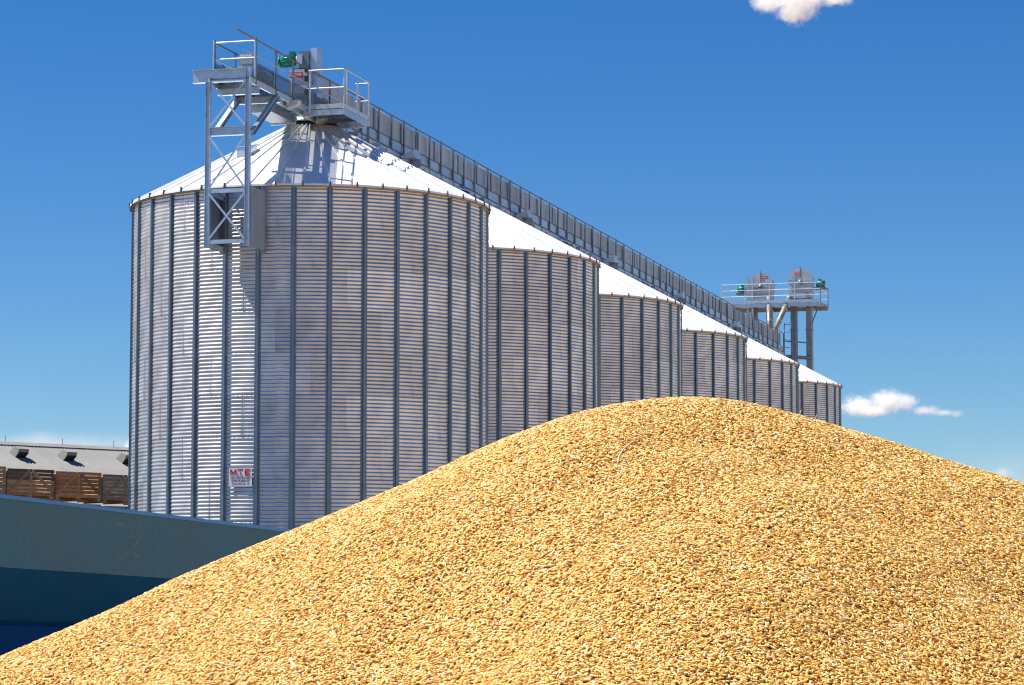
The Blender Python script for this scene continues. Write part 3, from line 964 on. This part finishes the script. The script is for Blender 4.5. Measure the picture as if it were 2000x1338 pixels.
# how thickly the surface is strewn with whole grains: full in and around what the photograph shows
yrv = 5.3 + np.where(vs[:, 0] < X0R, .25 * (vs[:, 0] - X0R), .06 * (vs[:, 0] - X0R))
dd = yrv - vs[:, 1]
half = np.abs(vs[:, 0]) / vs[:, 1]
den = np.where((dd < 1.75) & (dd > -.16) & (half < .26), 1., .0)
low = vs[:, 2] < EYE - (.034 + .05) * vs[:, 1]
den[low] = 0
at_ = hm.attributes.new('strewn', 'FLOAT', 'POINT')
at_.data.foreach_set('value', den.astype(np.float32))

def grain_material():
    m = bpy.data.materials.new('barley_grain')
    m.use_nodes = True
    nt = m.node_tree
    N, L = nt.nodes, nt.links
    b = N['Principled BSDF']
    b.inputs['Roughness'].default_value = .42
    b.inputs['Specular IOR Level'].default_value = .45
    oi = N.new('ShaderNodeObjectInfo')
    cr = N.new('ShaderNodeValToRGB')
    e = cr.color_ramp.elements
    e[0].position, e[0].color = 0, (.36, .15, .025, 1)
    e[1].position, e[1].color = 1, (.96, .86, .60, 1)
    for p_, c_ in ((.12, (.66, .33, .052, 1)), (.45, (.85, .52, .118, 1)), (.85, (.93, .685, .25, 1))):
        q = cr.color_ramp.elements.new(p_)
        q.color = c_
    L.new(oi.outputs['Random'], cr.inputs[0])
    L.new(cr.outputs[0], b.inputs['Base Color'])
    return m
M['grain'] = grain_material()
M['grain_shade_bed'] = mat('grain_shade_bed', (.26, .115, .022), 0, .8, .35, 120, bump=1.0, bscale=150)  # darkened base: shade in the gaps between grains put into the colour
hm.materials.append(M['grain_shade_bed'])
heap = put('grain_heap', hm)
heap['kind'] = 'stuff'
tag(heap, 'large golden heap of loose barley grain in the foreground', 'grain heap')

ng = bpy.data.node_groups.new('strew_grains', 'GeometryNodeTree')
ng.interface.new_socket('Geometry', in_out='INPUT', socket_type='NodeSocketGeometry')
ng.interface.new_socket('Geometry', in_out='OUTPUT', socket_type='NodeSocketGeometry')
N, L = ng.nodes, ng.links
gi, go = N.new('NodeGroupInput'), N.new('NodeGroupOutput')
dist = N.new('GeometryNodeDistributePointsOnFaces')
dist.distribute_method = 'RANDOM'
na = N.new('GeometryNodeInputNamedAttribute')
na.data_type = 'FLOAT'
na.inputs['Name'].default_value = 'strewn'
mu = N.new('ShaderNodeMath')
mu.operation = 'MULTIPLY'
mu.inputs[1].default_value = 92000.
L.new(na.outputs['Attribute'], mu.inputs[0])
L.new(gi.outputs[0], dist.inputs['Mesh'])
L.new(mu.outputs[0], dist.inputs['Density'])
dist.inputs['Seed'].default_value = 3
# one grain: a spindle made from a sphere, thinner towards its tips
sp = N.new('GeometryNodeMeshUVSphere')
sp.inputs['Segments'].default_value = 8
sp.inputs['Rings'].default_value = 7
tf = N.new('GeometryNodeTransform')
tf.inputs['Rotation'].default_value = (0, pi / 2, 0)
L.new(sp.outputs['Mesh'], tf.inputs['Geometry'])
setp = N.new('GeometryNodeSetPosition')
pos = N.new('GeometryNodeInputPosition')
sep = N.new('ShaderNodeSeparateXYZ')
L.new(pos.outputs[0], sep.inputs[0])
def mth(op, a, b_=None, c_=None):
    n_ = N.new('ShaderNodeMath')
    n_.operation = op
    for i, s_ in enumerate((a, b_, c_)):
        if s_ is None:
            continue
        if isinstance(s_, (int, float)):
            n_.inputs[i].default_value = s_
        else:
            L.new(s_, n_.inputs[i])
    return n_.outputs[0]
x2 = mth('MULTIPLY', sep.outputs['X'], sep.outputs['X'])
tap = mth('SUBTRACT', 1.0, mth('MULTIPLY', x2, .38))
tap = mth('ADD', tap, mth('MULTIPLY', sep.outputs['X'], .10))
ln = .0043
X_ = mth('MULTIPLY', sep.outputs['X'], ln)
Y_ = mth('MULTIPLY', mth('MULTIPLY', sep.outputs['Y'], tap), .00165)
Z_ = mth('MULTIPLY', mth('MULTIPLY', sep.outputs['Z'], tap), .0014)
cb = N.new('ShaderNodeCombineXYZ')
for i, s_ in enumerate((X_, Y_, Z_)):
    L.new(s_, cb.inputs[i])
L.new(tf.outputs[0], setp.inputs['Geometry'])
L.new(cb.outputs[0], setp.inputs['Position'])
ss = N.new('GeometryNodeSetShadeSmooth')
L.new(setp.outputs[0], ss.inputs['Geometry'])
sm = N.new('GeometryNodeSetMaterial')
sm.inputs['Material'].default_value = M['grain']
L.new(ss.outputs[0], sm.inputs['Geometry'])
iop = N.new('GeometryNodeInstanceOnPoints')
L.new(dist.outputs['Points'], iop.inputs['Points'])
L.new(sm.outputs[0], iop.inputs['Instance'])
def rv(lo, hi, seed, vec=True):
    r_ = N.new('FunctionNodeRandomValue')
    r_.data_type = 'FLOAT_VECTOR' if vec else 'FLOAT'
    r_.inputs['Seed'].default_value = seed
    if vec:
        r_.inputs[0].default_value = lo
        r_.inputs[1].default_value = hi
        return r_.outputs[0]
    r_.inputs[2].default_value = lo
    r_.inputs[3].default_value = hi
    return r_.outputs[1]
# grains settle flat on the slope with their long side mostly level across it, some lie any way round
al = N.new('FunctionNodeAlignRotationToVector')
al.axis = 'X'
al.pivot_axis = 'Z'
al.inputs['Vector'].default_value = (1, -.12, .12)
L.new(dist.outputs['Rotation'], al.inputs['Rotation'])
yaw = mth('ADD', rv(-.95, .95, 21, False), rv(-.95, .95, 22, False))
wild = mth('GREATER_THAN', rv(0., 1., 23, False), .8)
yaw = mth('ADD', yaw, mth('MULTIPLY', wild, rv(-1.6, 1.6, 24, False)))
ce = N.new('ShaderNodeCombineXYZ')
L.new(rv(-.6, .6, 25, False), ce.inputs[0])
L.new(rv(-.4, .4, 26, False), ce.inputs[1])
L.new(yaw, ce.inputs[2])
e2r = N.new('FunctionNodeEulerToRotation')
L.new(ce.outputs[0], e2r.inputs[0])
rr = N.new('FunctionNodeRotateRotation')
rr.rotation_space = 'LOCAL'
L.new(al.outputs[0], rr.inputs['Rotation'])
L.new(e2r.outputs[0], rr.inputs['Rotate By'])
L.new(rr.outputs[0], iop.inputs['Rotation'])
L.new(rv((.78, .8, .8), (1.18, 1.2, 1.2), 8), iop.inputs['Scale'])
# lift each grain by a random amount so that they lie over one another
nrm = N.new('GeometryNodeInputNormal')
ti = N.new('GeometryNodeTranslateInstances')
ti.inputs['Local Space'].default_value = False
cz = N.new('ShaderNodeCombineXYZ')
L.new(rv(-.0014, .0056, 12, False), cz.inputs[2])
L.new(iop.outputs[0], ti.inputs['Instances'])
L.new(cz.outputs[0], ti.inputs['Translation'])
jn = N.new('GeometryNodeJoinGeometry')
L.new(gi.outputs[0], jn.inputs[0])
L.new(ti.outputs[0], jn.inputs[0])
L.new(jn.outputs[0], go.inputs[0])
md = heap.modifiers.new('strew_grains', 'NODES')
md.node_group = ng

# straw stems and chaff lying on the heap
def heap_hit(px, py):
    d = ray(px, py)
    ks = np.arange(3.0, 8.0, .002)
    hit = d.z * ks + EYE < heap_z(d.x * ks, d.y * ks)
    k = float(ks[int(np.argmax(hit))])
    return d * k + Vector((0, 0, EYE))
STRAW = [('pale curved straw lying just below the heap crest', [(1206, 912), (1209, 898), (1218, 884), (1230, 874), (1240, 868)], .0016),
         ('thin curled awn near the lower left of the heap', [(424, 1300), (440, 1305), (460, 1308), (478, 1303), (490, 1292)], .0009),
         ('short white husk at the bottom left of the heap', [(566, 1296), (572, 1304), (580, 1312)], .0024),
         ('dark stalk bit on the lower left slope of the heap', [(398, 1212), (408, 1200), (418, 1190)], .0010),
         ('pale straw bit lying level near the heap centre', [(1198, 1072), (1208, 1074), (1220, 1073)], .0011),
         ('upright chaff on the right skyline of the heap below the last silo', [(1561, 812), (1563, 806), (1565, 801)], .0009),
         ('second upright chaff on the right skyline of the heap', [(1592, 821), (1594, 814), (1595, 810)], .0009),
         ('white chaff flake on the right skyline near the frame edge', [(1880, 914), (1886, 910), (1893, 915)], .0016)]
for lab, pts, r_ in STRAW:
    P = []
    for i, (px, py) in enumerate(pts):
        if 'skyline' in lab:
            b0 = heap_hit(pts[0][0], pts[0][1] + 6)
            q = at(px, py, b0.y)
        else:
            q = heap_hit(px, py) + Vector((0, -.003, .006))
        P.append(q)
    base = P[0]
    s = thing('straw_stem', lab, 'straw', base)
    put('stem', MB().path([p - base for p in P], r_, 6).mesh('stem', M['straw']), s)

# bits of chaff and broken awns strewn over the heap: too many to count
crg = np.random.default_rng(5)
mb = MB()
for k in range(260):
    px = crg.uniform(-60, 2060)
    base_y = np.interp(px, [a for a, b in SIL], [b for a, b in SIL])
    py = base_y + 14 + crg.uniform(0, 1) * (1360 - base_y - 14)
    if py > 1350:
        continue
    q = heap_hit(px, py) + Vector((0, -.003, .007))
    a = crg.normal(0, .9)
    ln_ = crg.uniform(.005, .016)
    d = Vector((cos(a), -.3 * sin(a), .5 * sin(a))) * ln_
    bend = Vector((0, -.001, crg.uniform(0, .003)))
    mb.path([q - d, q + bend, q + d], crg.uniform(.0004, .0009), 5)
ch = put('chaff', mb.mesh('chaff', M['straw']))
ch['kind'] = 'stuff'
tag(ch, 'pale bits of chaff and broken awns strewn over the heap', 'chaff')

# ------------------------------------------------------------------ clouds: real vapour, denser where its puffs are
CY = 3000.
MPP = CY / FPX
def cloud(label, blobs, dens, seed, rough=1.0):
    """blobs: (px, py, half width, half height in px) where the puffs stand 3 km away"""
    c0 = at(blobs[0][0], blobs[0][1], CY)
    B = []
    for px, py, hw, hh in blobs:
        B.append((at(px, py, CY) - c0, Vector((hw, max(hw * .8, hh), hh)) * MPP))
    lo = [min(c[i] - r[i] * 1.35 for c, r in B) for i in range(3)]
    hi = [max(c[i] + r[i] * 1.35 for c, r in B) for i in range(3)]
    m = bpy.data.materials.new('cloud_vapour')
    m.use_nodes = True
    N, L = m.node_tree.nodes, m.node_tree.links
    N.remove(N['Principled BSDF'])
    tc = N.new('ShaderNodeTexCoord')
    acc = None
    for c, r in B:
        mp = N.new('ShaderNodeVectorMath')
        mp.operation = 'SUBTRACT'
        mp.inputs[1].default_value = c
        L.new(tc.outputs['Object'], mp.inputs[0])
        dv = N.new('ShaderNodeVectorMath')
        dv.operation = 'DIVIDE'
        dv.inputs[1].default_value = r
        L.new(mp.outputs[0], dv.inputs[0])
        ln_ = N.new('ShaderNodeVectorMath')
        ln_.operation = 'LENGTH'
        L.new(dv.outputs[0], ln_.inputs[0])
        f_ = N.new('ShaderNodeMath')
        f_.operation = 'SUBTRACT'
        f_.inputs[0].default_value = 1.0
        L.new(ln_.outputs['Value'], f_.inputs[1])
        if acc is None:
            acc = f_.outputs[0]
        else:
            mx = N.new('ShaderNodeMath')
            mx.operation = 'SMOOTH_MAX'
            mx.inputs[2].default_value = .25
            L.new(acc, mx.inputs[0])
            L.new(f_.outputs[0], mx.inputs[1])
            acc = mx.outputs[0]
    no = N.new('ShaderNodeTexNoise')
    no.noise_dimensions = '4D'
    no.inputs['W'].default_value = seed * 3.7
    no.inputs['Scale'].default_value = .16 * rough
    no.inputs['Detail'].default_value = 7
    no.inputs['Roughness'].default_value = .66
    L.new(tc.outputs['Object'], no.inputs['Vector'])
    a1 = N.new('ShaderNodeMath')
    a1.operation = 'MULTIPLY_ADD'
    a1.inputs[1].default_value = 2.2
    a1.inputs[2].default_value = -1.1
    L.new(no.outputs['Fac'], a1.inputs[0])
    a2 = N.new('ShaderNodeMath')
    a2.operation = 'ADD'
    L.new(acc, a2.inputs[0])
    L.new(a1.outputs[0], a2.inputs[1])
    mr = N.new('ShaderNodeMapRange')
    mr.interpolation_type = 'SMOOTHSTEP'
    mr.inputs['From Min'].default_value = .02
    mr.inputs['From Max'].default_value = 1.0
    mr.inputs['To Max'].default_value = dens
    L.new(a2.outputs[0], mr.inputs['Value'])
    # fade to nothing before the edge of the vapour's extent
    vs_ = N.new('ShaderNodeVolumeScatter')
    vs_.inputs['Color'].default_value = (1, 1, 1, 1)
    vs_.inputs['Anisotropy'].default_value = 0.
    L.new(mr.outputs[0], vs_.inputs['Density'])
    L.new(vs_.outputs[0], N['Material Output'].inputs['Volume'])
    mb = MB()
    mb.box(lo, hi)
    o = put('cloud', mb.mesh('cloud', m), None, c0)
    tag(o, label, 'cloud', 'small white fair-weather clouds')
cloud('white puffy cloud low in the sky right of the last silo', [(1735, 783, 46, 26), (1678, 793, 44, 24), (1700, 802, 56, 14), (1768, 784, 30, 20)], .13, 1)
cloud('small flat cloud wisp trailing right of the puffy cloud', [(1806, 802, 40, 12), (1845, 806, 30, 8), (1866, 808, 20, 9)], .06, 2, .7)
cloud('white cloud cut off by the top edge of the picture', [(1562, -6, 76, 34), (1552, 24, 46, 28), (1500, 6, 40, 22), (1632, -4, 44, 20)], .13, 3, .8)
cloud('faint little cloud just over the right slope of the heap', [(1956, 925, 24, 17)], .05, 4, .8)
cloud('white cloud edge showing behind the barn ridge beside the nearest silo', [(262, 882, 24, 32)], .25, 5)
cloud('pale lilac haze bank low in the sky above the barn ridge', [(90, 872, 300, 34), (-160, 868, 220, 30)], .0045, 6, .12)
cloud('faint pale haze bank low over the right slope of the heap', [(1930, 985, 330, 130)], .0016, 7, .08)
